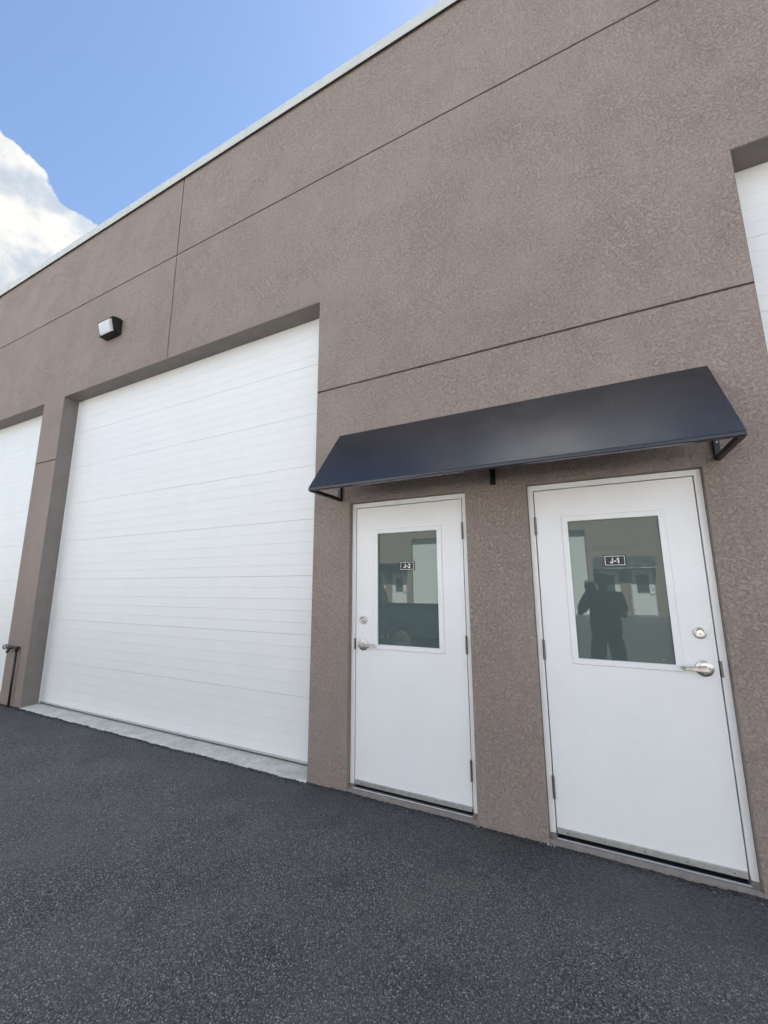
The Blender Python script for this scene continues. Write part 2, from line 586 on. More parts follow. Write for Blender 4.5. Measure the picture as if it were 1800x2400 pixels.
gx = [-400.0, -60.0, -13.0] + [-13.0 + 0.018 * k for k in range(1, 884)] + [3.0, 30.0, 400.0]
gy = [-400.0, -60.0, -3.0, -1.2] + [-0.42 + 0.018 * k for k in range(0, 25)] + [30.0, 400.0]
bm = bmesh.new()
rows = []
for y in gy:
    fineband = -1.3 < y < 0.1
    rows.append([bm.verts.new((x, y, ground_z(x, y) if (fineband and -13.1 < x < 3.1) else GZ)) for x in gx])
for r0, r1 in zip(rows, rows[1:]):
    for k in range(len(gx) - 1):
        bm.faces.new((r0[k], r0[k + 1], r1[k + 1], r1[k]))
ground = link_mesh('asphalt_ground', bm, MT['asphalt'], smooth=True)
tag(ground, 'dark grey coarse asphalt paving in front of the building', 'asphalt', kind='structure')

# ------------------------------------------------------------------ building layout (local = world for the near one)
PERIOD = 12.772
DC = -0.713                     # centre of the door pair
OPEN_Z = 4.258
Z_J1, Z_J2, Z_COP0, Z_COP1 = 3.301, 5.708, 6.862, 6.995
GAP = 0.0080
X_MIN, X_MAX = -20.0, 24.0
GREC = 0.207
openings = []
for k in (-1, 0, 1):
    c = DC + PERIOD * k
    for s in (-1, 1):
        for a, b_ in ((1.5875, 6.112), (6.665, 11.19)):
            x0, x1 = sorted((c + s * a, c + s * b_))
            if x0 > X_MIN and x1 < X_MAX and not any(abs(x0 - q[0]) < 0.5 for q in openings):
                openings.append((round(x0, 4), round(x1, 4)))
openings.sort()
DOORS = []                       # (centre x, hinge side, text)
for k in (-1, 0, 1):
    DOORS.append((-1.4296 + PERIOD * k, 1, k))
    DOORS.append((0.0 + PERIOD * k, -1, k))
FW, FTOP = 0.4955, 2.2065        # half width / top of a frame
door_holes = [(c - FW - 0.002, c + FW + 0.002) for c, s, k in DOORS]
VJ = [(a + b_) / 2 for a, b_ in openings]


def is_hole(x, z):
    if z < OPEN_Z and any(a < x < b_ for a, b_ in openings):
        return True
    return z < FTOP + 0.002 and any(a < x < b_ for a, b_ in door_holes)


XS = [X_MIN, X_MAX]
for a, b_ in openings + door_holes:
    XS += [a, b_]
for v_ in VJ:
    XS += [v_ - GAP, v_ + GAP]
ZS = [-0.10, FTOP + 0.002, Z_J1 - GAP, Z_J1 + GAP, OPEN_Z, Z_J2 - GAP, Z_J2 + GAP, Z_COP0 + 0.05]

building = empty('warehouse_building')
tag(building, 'taupe stucco warehouse building with tall white doors filling the frame', 'building', 'stucco warehouses facing each other')

bm = bmesh.new()
cells(bm, XS, ZS, lambda x, z: not is_hole(x, z), 0.0205, 0.262)
link_mesh('wall', bm, MT['stucco'], building)

edges = [X_MIN] + VJ + [X_MAX]
for a, b_ in zip(edges, edges[1:]):
    a2, b2 = a + GAP, b_ - GAP
    for z0, z1 in ((Z_J1 + GAP, Z_J2 - GAP), (Z_J2 + GAP, Z_COP0 + 0.04)):
        bm = bmesh.new()
        cells(bm, [v for v in XS if a2 - 1e-6 <= v <= b2 + 1e-6] + [a2, b2], [v for v in ZS if z0 <= v <= z1] + [z0, z1],
              lambda x, z: not is_hole(x, z), 0.0, 0.0200)
        link_mesh('stucco_panel', bm, MT['stucco'], building, bevel=0.0035)
solid = []
px = X_MIN
for a, b_ in openings:
    if a - px > 0.01:
        solid.append((px, a))
    px = b_
solid.append((px, X_MAX))
for a, b_ in solid:
    bm = bmesh.new()
    cells(bm, [v for v in XS if a <= v <= b_], [-0.10, FTOP + 0.002, Z_J1 - GAP], lambda x, z: not is_hole(x, z), 0.0, 0.0200)
    link_mesh('stucco_panel', bm, MT['stucco'], building, bevel=0.0035)

bm = bmesh.new()
box(bm, X_MIN + 0.01, X_MAX - 0.01, 0.268, 18.0, -0.1, 6.70)
link_mesh('rear_mass', bm, MT['stucco'], building)
bm = bmesh.new()
box(bm, X_MIN + 0.02, X_MAX - 0.02, 0.30, 18.0, 6.701, 6.74)
link_mesh('roof', bm, MT['roof'], building)
# metal parapet coping in lengths with cover plates
xj = [-3.353 + 2.97 * k for k in range(-6, 11)]
xj = [X_MIN] + [v for v in xj if X_MIN + 0.5 < v < X_MAX - 0.5] + [X_MAX]
cop_prof = [(-0.022, Z_COP0), (-0.030, Z_COP0 - 0.006), (-0.033, Z_COP0 - 0.003), (-0.0255, Z_COP0 + 0.006),
            (-0.0255, Z_COP1), (0.30, Z_COP1 - 0.03), (0.30, Z_COP0), (0.297, Z_COP0), (0.297, Z_COP1 - 0.033), (-0.0225, Z_COP1 - 0.003)]
for i, (a, b_) in enumerate(zip(xj, xj[1:])):
    bm = bmesh.new()
    prism_x(bm, cop_prof, a + 0.0015, b_ - 0.0015)
    link_mesh('coping', bm, MT['coping'], building)
    if i:
        bm = bmesh.new()
        off = -0.0018
        prism_x(bm, [(-0.0255 + off, Z_COP0 + 0.004), (-0.0255 + off, Z_COP1 + 0.0018), (0.30, Z_COP1 - 0.0285),
                     (0.30, Z_COP1 - 0.0295), (-0.0256, Z_COP1 + 0.0004), (-0.0257, Z_COP0 + 0.004)], a - 0.018, a + 0.018)
        link_mesh('coping_cover', bm, MT['coping'], building)

# ------------------------------------------------------------------ garage doors
DOOR_H = 4.264
SEC_H = DOOR_H / 8
PL_H = SEC_H / 5
GW = 4.525
# one plank, shared by all
bm = bmesh.new()
h = PL_H / 2
c_ = 0.0013
prism_x(bm, [(0.0, -h + c_), (0.0, h - c_), (0.0014, h - 0.0002), (0.012, h - 0.0003), (0.012, -h + 0.0003), (0.0014, -h + 0.0002)], -GW / 2 + 0.012, GW / 2 - 0.012)
plank_me = bpy.data.meshes.new('plank')
bm.to_mesh(plank_me); bm.free()
plank_me.materials.append(MT['garage'])
# an edge plank sits a little further from its neighbour section
bm = bmesh.new()
prism_x(bm, [(0.0, -h + 0.0026), (0.0, h - c_), (0.0014, h - 0.0002), (0.014, h - 0.0001), (0.014, -h + 0.0014), (0.0018, -h + 0.0014)], -GW / 2 + 0.012, GW / 2 - 0.012)
plank_low_me = bpy.data.meshes.new('plank_low')
bm.to_mesh(plank_low_me); bm.free()
plank_low_me.materials.append(MT['garage'])
# whole section for doors nobody sees close up
bm = bmesh.new()
prof = []
for q in range(5):
    z0 = -SEC_H / 2 + q * PL_H
    prof += [(0.003, z0 + 0.0005), (0.0, z0 + 0.003), (0.0, z0 + PL_H - 0.003), (0.003, z0 + PL_H - 0.0005)]
prof += [(0.013, SEC_H / 2 - 0.001), (0.013, -SEC_H / 2 + 0.001)]
prism_x(bm, prof, -GW / 2 + 0.012, GW / 2 - 0.012)
section_me = bpy.data.meshes.new('section')
bm.to_mesh(section_me); bm.free()
section_me.materials.append(MT['garage'])


def garage_door(cx, planks):
    bm = bmesh.new()
    box(bm, -GW / 2 + 0.004, GW / 2 - 0.004, 0.0145, 0.045, 0.02, DOOR_H - 0.004)
    d = link_mesh('garage_door', bm, MT['garage_back'], building)
    d.location = (cx, GREC, 0.0)
    if planks:
        for s in range(8):
            for q in range(5):
                me = plank_low_me if (q == 0 and s) else plank_me
                o = bpy.data.objects.new('plank', me)
                COL.objects.link(o)
                o.parent = d
                o.location = (0, 0, 0.012 + s * SEC_H + (q + 0.5) * PL_H)
    else:
        for s in range(8):
            o = bpy.data.objects.new('section', section_me)
            COL.objects.link(o)
            o.parent = d
            o.location = (0, 0, 0.012 + (s + 0.5) * SEC_H)
    bm = bmesh.new()
    tube(bm, [(-GW / 2 + 0.01, 0.012, 0.004), (GW / 2 - 0.01, 0.012, 0.004)], 0.011, 8)
    link_mesh('bottom_seal', bm, MT['seal'], d, smooth=True)
    bm = bmesh.new()
    prism_x(bm, [(-0.006, 0.012), (-0.006, 0.026), (-0.0005, 0.030), (-0.0005, 0.012)], -GW / 2 + 0.012, GW / 2 - 0.012)
    link_mesh('bottom_retainer', bm, MT['alum'], d)
    for s in (-1, 1):
        bm = bmesh.new()
        xa, xb = sorted((s * (GW / 2 - 0.022), s * (GW / 2 - 0.0005)))
        box(bm, xa, xb, -0.010, -0.001, 0.0, DOOR_H - 0.008)
        link_mesh('weather_strip', bm, MT['frame'], d, bevel=0.002)
    return d


NEAR = []
for a, b_ in openings:
    cx = (a + b_) / 2
    near = -9.8 < cx < 4
    d = garage_door(cx, near)
    if near:
        NEAR.append((cx, d))
for cx, d in NEAR:
    if cx < -8:
        d['label'] = 'tall white garage door cut by the left edge of the photo'
    elif cx < 0:
        d['label'] = 'tall white sectional garage door, the only one seen whole'
    else:
        d['label'] = 'tall white garage door cut by the right edge of the photo'

# smooth returns lining each tall opening, shade put into their darker colour
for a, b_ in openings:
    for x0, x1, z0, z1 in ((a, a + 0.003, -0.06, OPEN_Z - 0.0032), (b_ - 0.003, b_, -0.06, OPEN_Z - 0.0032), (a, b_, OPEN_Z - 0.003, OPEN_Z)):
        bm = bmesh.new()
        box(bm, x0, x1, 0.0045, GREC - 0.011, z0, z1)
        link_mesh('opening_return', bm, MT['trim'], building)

# concrete sills under the roll doors
for a, b_ in openings:
    bm = bmesh.new()
    seen = -9.8 < (a + b_) / 2 < 4
    nx_ = 180 if seen else 8
    ny_ = 9 if seen else 2
    rows = []
    for j in range(ny_ + 1):
        t = j / ny_
        row = []
        for i in range(nx_ + 1):
            x = a + 0.002 + (b_ - a - 0.004) * i / nx_
            y = -0.004 + (0.262 + 0.004) * t
            z = -0.010 + 0.006 * t + (noise.noise((x * 9, y * 22, 3.0)) * 0.0035 + noise.noise((x * 31, y * 40, 9.0)) * 0.002 if seen else 0)
            if j == 0 and seen:
                y += noise.noise((x * 8, 1.0, 5.0)) * 0.018 + noise.noise((x * 33, 1.0, 2.0)) * 0.008 - 0.008
                z -= 0.004
            row.append(bm.verts.new((x, y, z)))
        rows.append(row)
    low = [bm.verts.new((v.co.x, v.co.y - 0.002, -0.09)) for v in rows[0]]
    for r0, r1 in zip([low] + rows, rows):
        for i in range(nx_):
            bm.faces.new((r0[i], r0[i + 1], r1[i + 1], r1[i]))
    link_mesh('concrete_sill', bm, MT['concrete'], building, smooth=True)


# ------------------------------------------------------------------ entry doors
def ribbon(bm, pts, w, y0, y1, mi):
    """bold stroke: mitred strip along (x, z) points, as a thin solid"""
    pts = [Vector((p[0], p[1])) for p in pts]
    L, Rr = [], []
    for i, p in enumerate(pts):
        d0 = (p - pts[i - 1]).normalized() if i else (pts[1] - p).normalized()
        d1 = (pts[i + 1] - p).normalized() if i < len(pts) - 1 else d0
        t = (d0 + d1).normalized()
        nrm = Vector((-t.y, t.x))
        k = w / 2 / max(0.45, nrm.dot(Vector((-d1.y, d1.x))))
        L.append(p + nrm * k)
        Rr.append(p - nrm * k)
    rings = [[bm.verts.new((q.x, y, q.y)) for q, y in ((l, y0), (r_, y0), (r_, y1), (l, y1))] for l, r_ in zip(L, Rr)]
    fs = [bm.faces.new(rings[0]), bm.faces.new(rings[-1][::-1])]
    for r0, r1 in zip(rings, rings[1:]):
        for k in range(4):
            fs.append(bm.faces.new((r0[k], r0[(k + 1) % 4], r1[(k + 1) % 4], r1[k])))
    for f in fs:
        f.material_index = mi
    bmesh.ops.recalc_face_normals(bm, faces=fs)


def arc(cx, cz, rx, rz, a0, a1, n):
    return [(cx + rx * math.cos(R(a0 + (a1 - a0) * k / n)), cz + rz * math.sin(R(a0 + (a1 - a0) * k / n))) for k in range(n + 1)]


GLYPH = {            # (advance, strokes) in units of cap height, stroke width 0.21
    'J': (0.66, [[(0.46, 1.0), (0.46, 0.34)] + arc(0.285, 0.29, 0.175, 0.19, 0, -180, 8)[0:] + [(0.105, 0.34)]]),
    '-': (0.44, [[(0.04, 0.40), (0.40, 0.40)]]),
    '1': (0.52, [[(0.30, 1.0), (0.30, 0.0)], [(0.215, 0.86), (0.03, 0.70)]]),
    '2': (0.70, [arc(0.32, 0.70, 0.215, 0.20, 160, -25, 9) + [(0.36, 0.38), (0.17, 0.105), (0.60, 0.105)]]),
}


def glyphs(bm, body, cap, cx, cz, y0, y1, mi):
    total = sum(GLYPH[c][0] for c in body)
    x = cx - total * cap / 2
    for c in body:
        adv, strokes = GLYPH[c]
        for st in strokes:
            ribbon(bm, [(x + q[0] * cap, cz + (q[1] - 0.5) * cap) for q in st], 0.21 * cap, y0, y1, mi)
        x += adv * cap


LEAF_W, LEAF_Z0, LEAF_Z1 = 0.454, 0.036, 2.1645
GLW, GLZ0, GLZ1 = 0.2585, 1.0625, 1.9395        # glass opening
KW, KZ0, KZ1 = 0.2935, 1.0275, 1.976            # glazing kit outer
FY = 0.050                                       # face of door and frame


def entry_door(cx, hs, number):
    """hs = hinge side (+1 right, -1 left)"""
    ls = -hs                                     # latch side
    wide = 0.022 if hs > 0 else 0.009            # the J-2 type sits on a wider saddle
    # frame: building > door_frame > strike_plate, threshold
    bm = bmesh.new()
    x_out, x_in = FW, 0.4605
    prof_z0 = 0.030
    cells(bm, [-x_out, -x_in, x_in, x_out], [prof_z0, LEAF_Z1 + 0.005, FTOP],
          lambda x, z: abs(x) > x_in or z > LEAF_Z1, FY - 0.004, 0.20)
    fr = link_mesh('door_frame', bm, MT['frame'], building, bevel=0.0022)
    fr.location = (cx, 0, 0)
    bm = bmesh.new()
    cells(bm, [-x_in, -x_in + 0.018, x_in - 0.018, x_in], [prof_z0, LEAF_Z1 - 0.012, LEAF_Z1 + 0.005],
          lambda x, z: abs(x) > x_in - 0.018 or z > LEAF_Z1 - 0.012, FY + 0.05, 0.198)
    link_mesh('door_stop', bm, MT['frame'], fr)
    bm = bmesh.new()
    xa, xb = sorted((ls * 0.4575, ls * 0.4690))
    box(bm, xa, xb, FY - 0.0070, FY + 0.03, 1.014, 1.100)
    link_mesh('strike_plate', bm, MT['hinge'], fr, bevel=0.001)
    bm = bmesh.new()
    prism_x(bm, [(FY - 0.020, 0.0105), (FY - 0.018, 0.0130), (FY - 0.020 + wide, 0.0140), (FY - 0.020 + wide, -0.03), (FY - 0.020, -0.03)], -x_in + 0.002, x_in - 0.002)
    link_mesh('threshold', bm, MT['alum'], fr)
    # leaf (with a real opening for the glass)
    bm = bmesh.new()
    cells(bm, [-LEAF_W, -GLW, GLW, LEAF_W], [LEAF_Z0 + 0.008, GLZ0, GLZ1, LEAF_Z1],
          lambda x, z: not (abs(x) < GLW and GLZ0 < z < GLZ1), FY, FY + 0.045)
    d = link_mesh('entry_door', bm, MT['paint'], building, bevel=0.0018)
    d.location = (cx, 0, 0)
    # glazing kit: mitred raised trim
    bm = bmesh.new()
    o4 = [(-KW, KZ0), (KW, KZ0), (KW, KZ1), (-KW, KZ1)]
    i4 = [(-GLW + 0.001, GLZ0 + 0.001), (GLW - 0.001, GLZ0 + 0.001), (GLW - 0.001, GLZ1 - 0.001), (-GLW + 0.001, GLZ1 - 0.001)]
    yo, yi, yg = FY - 0.0030, FY - 0.0085, FY + 0.012
    ring = lambda q, y, sh=0.0: [bm.verts.new((x - math.copysign(sh, x), y, z + (sh if z < 1.5 else -sh))) for x, z in q]
    loops = [ring(o4, FY - 0.0004), ring(o4, yo), ring(o4, yi, 0.004), ring(i4, yi, -0.003), ring(i4, yi + 0.003), ring(i4, yg)]
    for l0, l1 in zip(loops, loops[1:]):
        for k in range(4):
            bm.faces.new((l0[k], l0[(k + 1) % 4], l1[(k + 1) % 4], l1[k]))
    bmesh.ops.recalc_face_normals(bm, faces=bm.faces)
    link_mesh('glazing_frame', bm, MT['paint'], d)
    bm = bmesh.new()
    box(bm, -GLW + 0.0005, GLW - 0.0005, FY + 0.0115, FY + 0.034, GLZ0 + 0.0005, GLZ1 - 0.0005)
    link_mesh('glass_pane', bm, MT['glass'], d)
    # hinges
    for z0, z1 in ((0.2225, 0.3485), (1.0425, 1.163), (1.8605, 1.9815)):
        bm = bmesh.new()
        x = hs * 0.4572
        n_k = 5
        for k in range(n_k):
            a = z0 + (z1 - z0) * k / n_k
            b2 = z0 + (z1 - z0) * (k + 1) / n_k
            tube(bm, [(x, FY - 0.009, a + 0.0006), (x, FY - 0.009, b2 - 0.0006)], 0.0078, 12)
        tube(bm, [(x, FY - 0.009, z0 - 0.005), (x, FY - 0.009, z0 - 0.001), (x, FY - 0.009, z1 + 0.001), (x, FY - 0.009, z1 + 0.005)], [0.0042, 0.0062, 0.0062, 0.0042], 10)
        box(bm, x - 0.0045, x + 0.0045, FY - 0.009, FY + 0.02, z0, z1)
        link_mesh('hinge', bm, MT['hinge'], d, smooth=False, bevel=0.0006)
    # deadbolt
    bm = bmesh.new()
    dx, dz = ls * 0.3855, 1.2485
    lathe_y(bm, dx, dz, [(0.0325, FY + 0.001), (0.0325, FY - 0.006), (0.0290, FY - 0.0165), (0.0240, FY - 0.0185), (0.0195, FY - 0.0170), (0.0190, FY - 0.0130)], 32, 0)
    lathe_y(bm, dx, dz, [(0.0180, FY - 0.011), (0.0180, FY - 0.0185), (0.0168, FY - 0.0195)], 28, 1)
    lathe_y(bm, dx, dz - 0.004, [(0.0085, FY - 0.018), (0.0085, FY - 0.0206), (0.0075, FY - 0.0212)], 20, 0)
    box(bm, dx - 0.0016, dx + 0.0016, FY - 0.0218, FY - 0.0205, dz - 0.0095, dz + 0.0005, 2)
    link_mesh('deadbolt', bm, [MT['satin'], MT['brass'], MT['rubber']], d, smooth=False)
    # lever
    bm = bmesh.new()
    lx, lz = ls * 0.3865, 1.0545
    lathe_y(bm, lx, lz, [(0.0445, FY + 0.001), (0.0445, FY - 0.003), (0.0425, FY - 0.0075), (0.0300, FY - 0.0125), (0.0165, FY - 0.0135), (0.0145, FY - 0.020), (0.0140, FY - 0.046), (0.0120, FY - 0.0480)], 36)
    link_mesh('lever_rose', bm, MT['satin'], d, smooth=False, bevel=0.0)
    bm = bmesh.new()
    # flat tapering bar that swings back towards the door at its end
    path = [(ls * 0.4045, -0.050, 0.0135), (ls * 0.395, -0.0545, 0.0145), (ls * 0.365, -0.0560, 0.0130), (ls * 0.325, -0.0555, 0.0105), (ls * 0.292, -0.0530, 0.0100),
            (ls * 0.281, -0.0460, 0.0100), (ls * 0.2765, -0.030, 0.0100), (ls * 0.2765, -0.0225, 0.0095)]
    prev = None
    th = 0.0048
    for i, (x, y, hh) in enumerate(path):
        p0 = path[max(0, i - 1)]; p1 = path[min(len(path) - 1, i + 1)]
        t = Vector((p1[0] - p0[0], p1[1] - p0[1], 0)).normalized()
        nn = Vector((-t.y, t.x, 0))
        cc = Vector((x, FY + y, lz))
        ringv = [bm.verts.new(cc + nn * a + Vector((0, 0, b2))) for a, b2 in ((th, -hh * 0.75), (th, hh * 0.75), (th * 0.6, hh), (-th * 0.6, hh), (-th, hh * 0.75), (-th, -hh * 0.75), (-th * 0.6, -hh), (th * 0.6, -hh))]
        if prev:
            for k in range(8):
                bm.faces.new((prev[k], prev[(k + 1) % 8], ringv[(k + 1) % 8], ringv[k]))
        else:
            bm.faces.new(ringv)
        prev = ringv
    bm.faces.new(prev[::-1])
    bmesh.ops.recalc_face_normals(bm, faces=bm.faces)
    link_mesh('lever_handle', bm, MT['satin'], d)
    # sweep with screws, rubber and black gap shade below
    bm = bmesh.new()
    prism_x(bm, [(FY - 0.0015, 0.0660), (FY - 0.0075, 0.0635), (FY - 0.0085, 0.0340), (FY - 0.0015, 0.0325)], -LEAF_W + 0.002, LEAF_W - 0.002)
    for k in range(5):
        x = -0.395 + 0.1975 * k
        lathe_y(bm, x, 0.0475, [(0.0038, FY - 0.007), (0.0038, FY - 0.0098), (0.002, FY - 0.0108)], 10, 1)
    link_mesh('door_sweep', bm, [MT['alum'], MT['screw']], d)
    bm = bmesh.new()
    box(bm, -LEAF_W + 0.003, LEAF_W - 0.003, FY - 0.0195 + wide, FY + 0.030, 0.0096, 0.0118)  # flat black strip standing in for the shaded floor under the door
    box(bm, -LEAF_W + 0.003, LEAF_W - 0.003, FY + 0.031, FY + 0.036, 0.0096, 0.0420)
    link_mesh('rubber_gap_shade', bm, MT['rubber'], d)
    # number plate on the glass
    if number:
        bm = bmesh.new()
        pw, ph = 0.0615, 0.0355
        zc = 1.6720
        yb = FY + 0.0110
        box(bm, -pw, pw, yb - 0.0045, yb, zc - ph, zc + ph, 0)
        for (a, b2, e0, e1) in ((-pw + .006, pw - .006, -ph + .006, -ph + .0092), (-pw + .006, pw - .006, ph - .0092, ph - .006),
                                (-pw + .006, -pw + .0092, -ph + .0092, ph - .0092), (pw - .0092, pw - .006, -ph + .0092, ph - .0092)):
            box(bm, a, b2, yb - 0.0051, yb - 0.0044, zc + e0, zc + e1, 1)
        glyphs(bm, number, 0.0345, 0.0, zc, yb - 0.0056, yb - 0.0044, 1)
        sgn = link_mesh('number_plate', bm, [MT['black'], MT['white']], d)
        sgn['label'] = 'small black plate reading ' + number
    return fr, d


bm_list = []
for c, hs, k in DOORS:
    num = None
    if k == 0:
        num = 'J-2' if hs > 0 else 'J-1'
    fr, d = entry_door(c, hs, num)
    if num == 'J-2':
        d['label'] = 'white entry door with the J-2 plate beside the garage door'
        bm = bmesh.new()
    elif num == 'J-1':
        d['label'] = 'white entry door with the J-1 plate, the nearer of the two'
        bm = bmesh.new()
        box(bm, 0.190, 0.212, FY + 0.0100, FY + 0.0113, 1.083, 1.091)
        link_mesh('glass_sticker', bm, MT['sticker'], d)
        bm = bmesh.new()
    if num:
        bm.free()
    # painted concrete footing step below the frame, with uneven corners
    bm = bmesh.new()
    nx_ = 40
    top = []; frt = []; bot = []; bk = []
    for i in range(nx_ + 1):
        x = -FW - 0.0015 + (2 * FW + 0.003) * i / nx_
        w = noise.noise((x * 11 + c, 2.0, 0.0)) * 0.004
        top.append(bm.verts.new((x, 0.012 + w * 0.5, 0.0085 + w * 0.35)))
        frt.append(bm.verts.new((x, 0.004 + w, 0.0030 + w * 0.35)))
        bot.append(bm.verts.new((x, 0.000 + w, -0.09)))
        bk.append(bm.verts.new((x, 0.20, 0.0080)))
    for r0, r1 in ((bot, frt), (frt, top), (top, bk)):
        for i in range(nx_):
            bm.faces.new((r0[i], r0[i + 1], r1[i + 1], r1[i]))
    st = link_mesh('door_footing', bm, MT['base'], building, smooth=True)
    st.location = (c, 0, 0)
    for s in (-1, 1):
        bm = bmesh.new()
        xa, xb = sorted((s * (x_ := 0.4610), s * FW))
        box(bm, xa - 0.002, xb + 0.002, FY - 0.016, 0.19, 0.002, 0.0298)
        for v in bm.verts:
            v.co += Vector((noise.noise(v.co * 40 + Vector((c, s, 0))), noise.noise(v.co * 40 + Vector((c, s, 5))), 0)) * 0.004
        o = link_mesh('frame_grout', bm, MT['base'], building, bevel=0.004)
        o.location = (c, 0, 0)
    bm = bmesh.new()
    box(bm, -FW, FW, 0.20, 0.262, -0.05, FTOP)
    o = link_mesh('door_backing', bm, MT['rubber'], building)
    o.location = (c, 0, 0)


# ------------------------------------------------------------------ awnings
def make_awning(cx, label, cat_group):
    """cx = centre; origin on the wall under the awning"""
    a = empty('awning', (cx, 0, 0))
    tag(a, label, 'awning', cat_group)
    hw = 1.3135
    top, lipz, out_ = 2.829, 2.266, -0.436
    th = 0.0045
    # sloping sheet: small upstand at the wall, folded front lip
    bm = bmesh.new()
    n = Vector((0, -(top - lipz), -out_)).normalized()      # outward normal of the slope (y,z)
    ny_, nz_ = -(top - lipz), 0.436
    ln = math.hypot(ny_, nz_)
    ny_, nz_ = ny_ / ln, nz_ / ln
    prof = [(-0.002, top + 0.002), (-0.006, top), (out_, lipz), (out_ - 0.0015, lipz - 0.003),
            (out_ - 0.0015 + th, lipz - 0.003), (out_ + 0.004, lipz - 0.004), (-0.002, top - 0.009)]
    prism_x(bm, prof, -hw, hw)
    link_mesh('canopy_sheet', bm, MT['navy'], a)
    bm = bmesh.new()
    prism_x(bm, [(out_ - 0.0005, lipz - 0.0036), (out_ - 0.004, lipz - 0.006), (out_ - 0.004, lipz - 0.023), (out_ + 0.0, lipz - 0.0262),
                 (out_ + 0.028, lipz - 0.0262), (out_ + 0.028, lipz - 0.023), (out_ + 0.003, lipz - 0.0215), (out_ + 0.003, lipz - 0.0042)], -hw + 0.001, hw - 0.001)
    link_mesh('front_lip', bm, MT['navy'], a)
    for i, x in enumerate((-hw + 0.018, 0.0, hw - 0.018)):
        bm = bmesh.new()
        w = 0.014
        zb = 2.233
        if i == 1:
            # gusset bracket in the middle
            prism_x(bm, [(-0.002, zb + 0.005), (-0.03, zb + 0.005), (-0.125, zb + 0.115), (-0.425, lipz - 0.006), (-0.425, lipz + 0.004), (-0.004, top - 0.018), (-0.002, top - 0.018)], x - 0.004, x + 0.004)
            box(bm, x - 0.020, x + 0.020, -0.008, -0.001, zb, top - 0.03)
        else:
            box(bm, x - w, x + w, -0.028, -0.001, zb, top - 0.045)                 # wall leg
            prism_x(bm, [(-0.0285, zb), (-0.0285, zb + 0.026), (out_ + 0.006, lipz - 0.008), (out_ + 0.006, lipz - 0.0215 - 0.012)], x - w, x + w)   # bottom bar
            prism_x(bm, [(-0.029, top - 0.075), (-0.029, top - 0.048), (out_ + 0.03, lipz + 0.026), (out_ + 0.03, lipz - 0.002)], x - w + 0.002, x + w - 0.002)    # rafter
        b_ = link_mesh('bracket', bm, MT['blacksteel'], a, bevel=0.0012)
        for z in (zb + 0.105, zb + 0.36):
            bm = bmesh.new()
            yy = -0.0285 if i != 1 else -0.0085
            xx = x if i != 1 else x - 0.012
            lathe_y(bm, xx, z, [(0.0065, yy + 0.001), (0.0065, yy - 0.003), (0.004, yy - 0.005)], 6)
            link_mesh('bolt', bm, MT['alum'], b_)
    return a


make_awning(-0.7216, 'dark navy sheet metal awning with black brackets above both doors', 'navy awnings over door pairs')

# ------------------------------------------------------------------ wall light
wl = empty('wall_light', (-5.735, 0, 4.875))
tag(wl, 'black wall pack light with pale prismatic lens high on the stucco', 'light')
bm = bmesh.new()
hw = 0.160
prism_x(bm, [(-0.001, 0.0), (-0.001, 0.222), (-0.030, 0.232), (-0.085, 0.226), (-0.140, 0.205), (-0.142, 0.192), (-0.100, 0.190), (-0.056, 0.010), (-0.046, 0.0)], -hw, hw)
link_mesh('housing', bm, MT['fixture'], wl, bevel=0.006)
bm = bmesh.new()
# lens: wedge in front of the housing, ends cut back
front = [(-0.098, 0.186), (-0.150, 0.176), (-0.160, 0.150), (-0.126, 0.022), (-0.112, 0.0085), (-0.060, 0.0085)]
xo = hw - 0.014
A = [bm.verts.new((-xo + (0.030 if 0 < i < 5 else 0), y, z)) for i, (y, z) in enumerate(front)]
B = [bm.verts.new((xo - (0.030 if 0 < i < 5 else 0), y, z)) for i, (y, z) in enumerate(front)]
bm.faces.new(A); bm.faces.new(B[::-1])
for k in range(6):
    bm.faces.new((A[k], B[k], B[(k + 1) % 6], A[(k + 1) % 6]))
bmesh.ops.recalc_face_normals(bm, faces=bm.faces)
link_mesh('lens', bm, MT['lens'], wl, bevel=0.004)
bm = bmesh.new()
for s in (-1, 1):
    xa, xb = sorted((s * (hw - 0.012), s * (hw + 0.003)))
    prism_x(bm, [(-0.062, 0.004), (-0.100, 0.194), (-0.146, 0.190), (-0.136, 0.150), (-0.100, 0.006)], xa, xb)
box(bm, -hw + 0.01, hw - 0.01, -0.112, -0.050, -0.003, 0.0080)
link_mesh('lens_frame', bm, MT['fixture'], wl, bevel=0.003)
bm = bmesh.new()
tube(bm, [(0.03, -0.050, 0.225), (0.03, -0.050, 0.262)], 0.020, 14)
tube(bm, [(0.03, -0.050, 0.262), (0.03, -0.050, 0.270)], [0.020, 0.012], 14)
link_mesh('photocell', bm, MT['fixture'], wl)
bm = bmesh.new()
for z in (0.03, 0.20):
    box(bm, hw - 0.001, hw + 0.010, -0.030, -0.012, z - 0.008, z + 0.008)
link_mesh('hinge_lug', bm, MT['fixture'], wl, bevel=0.002)

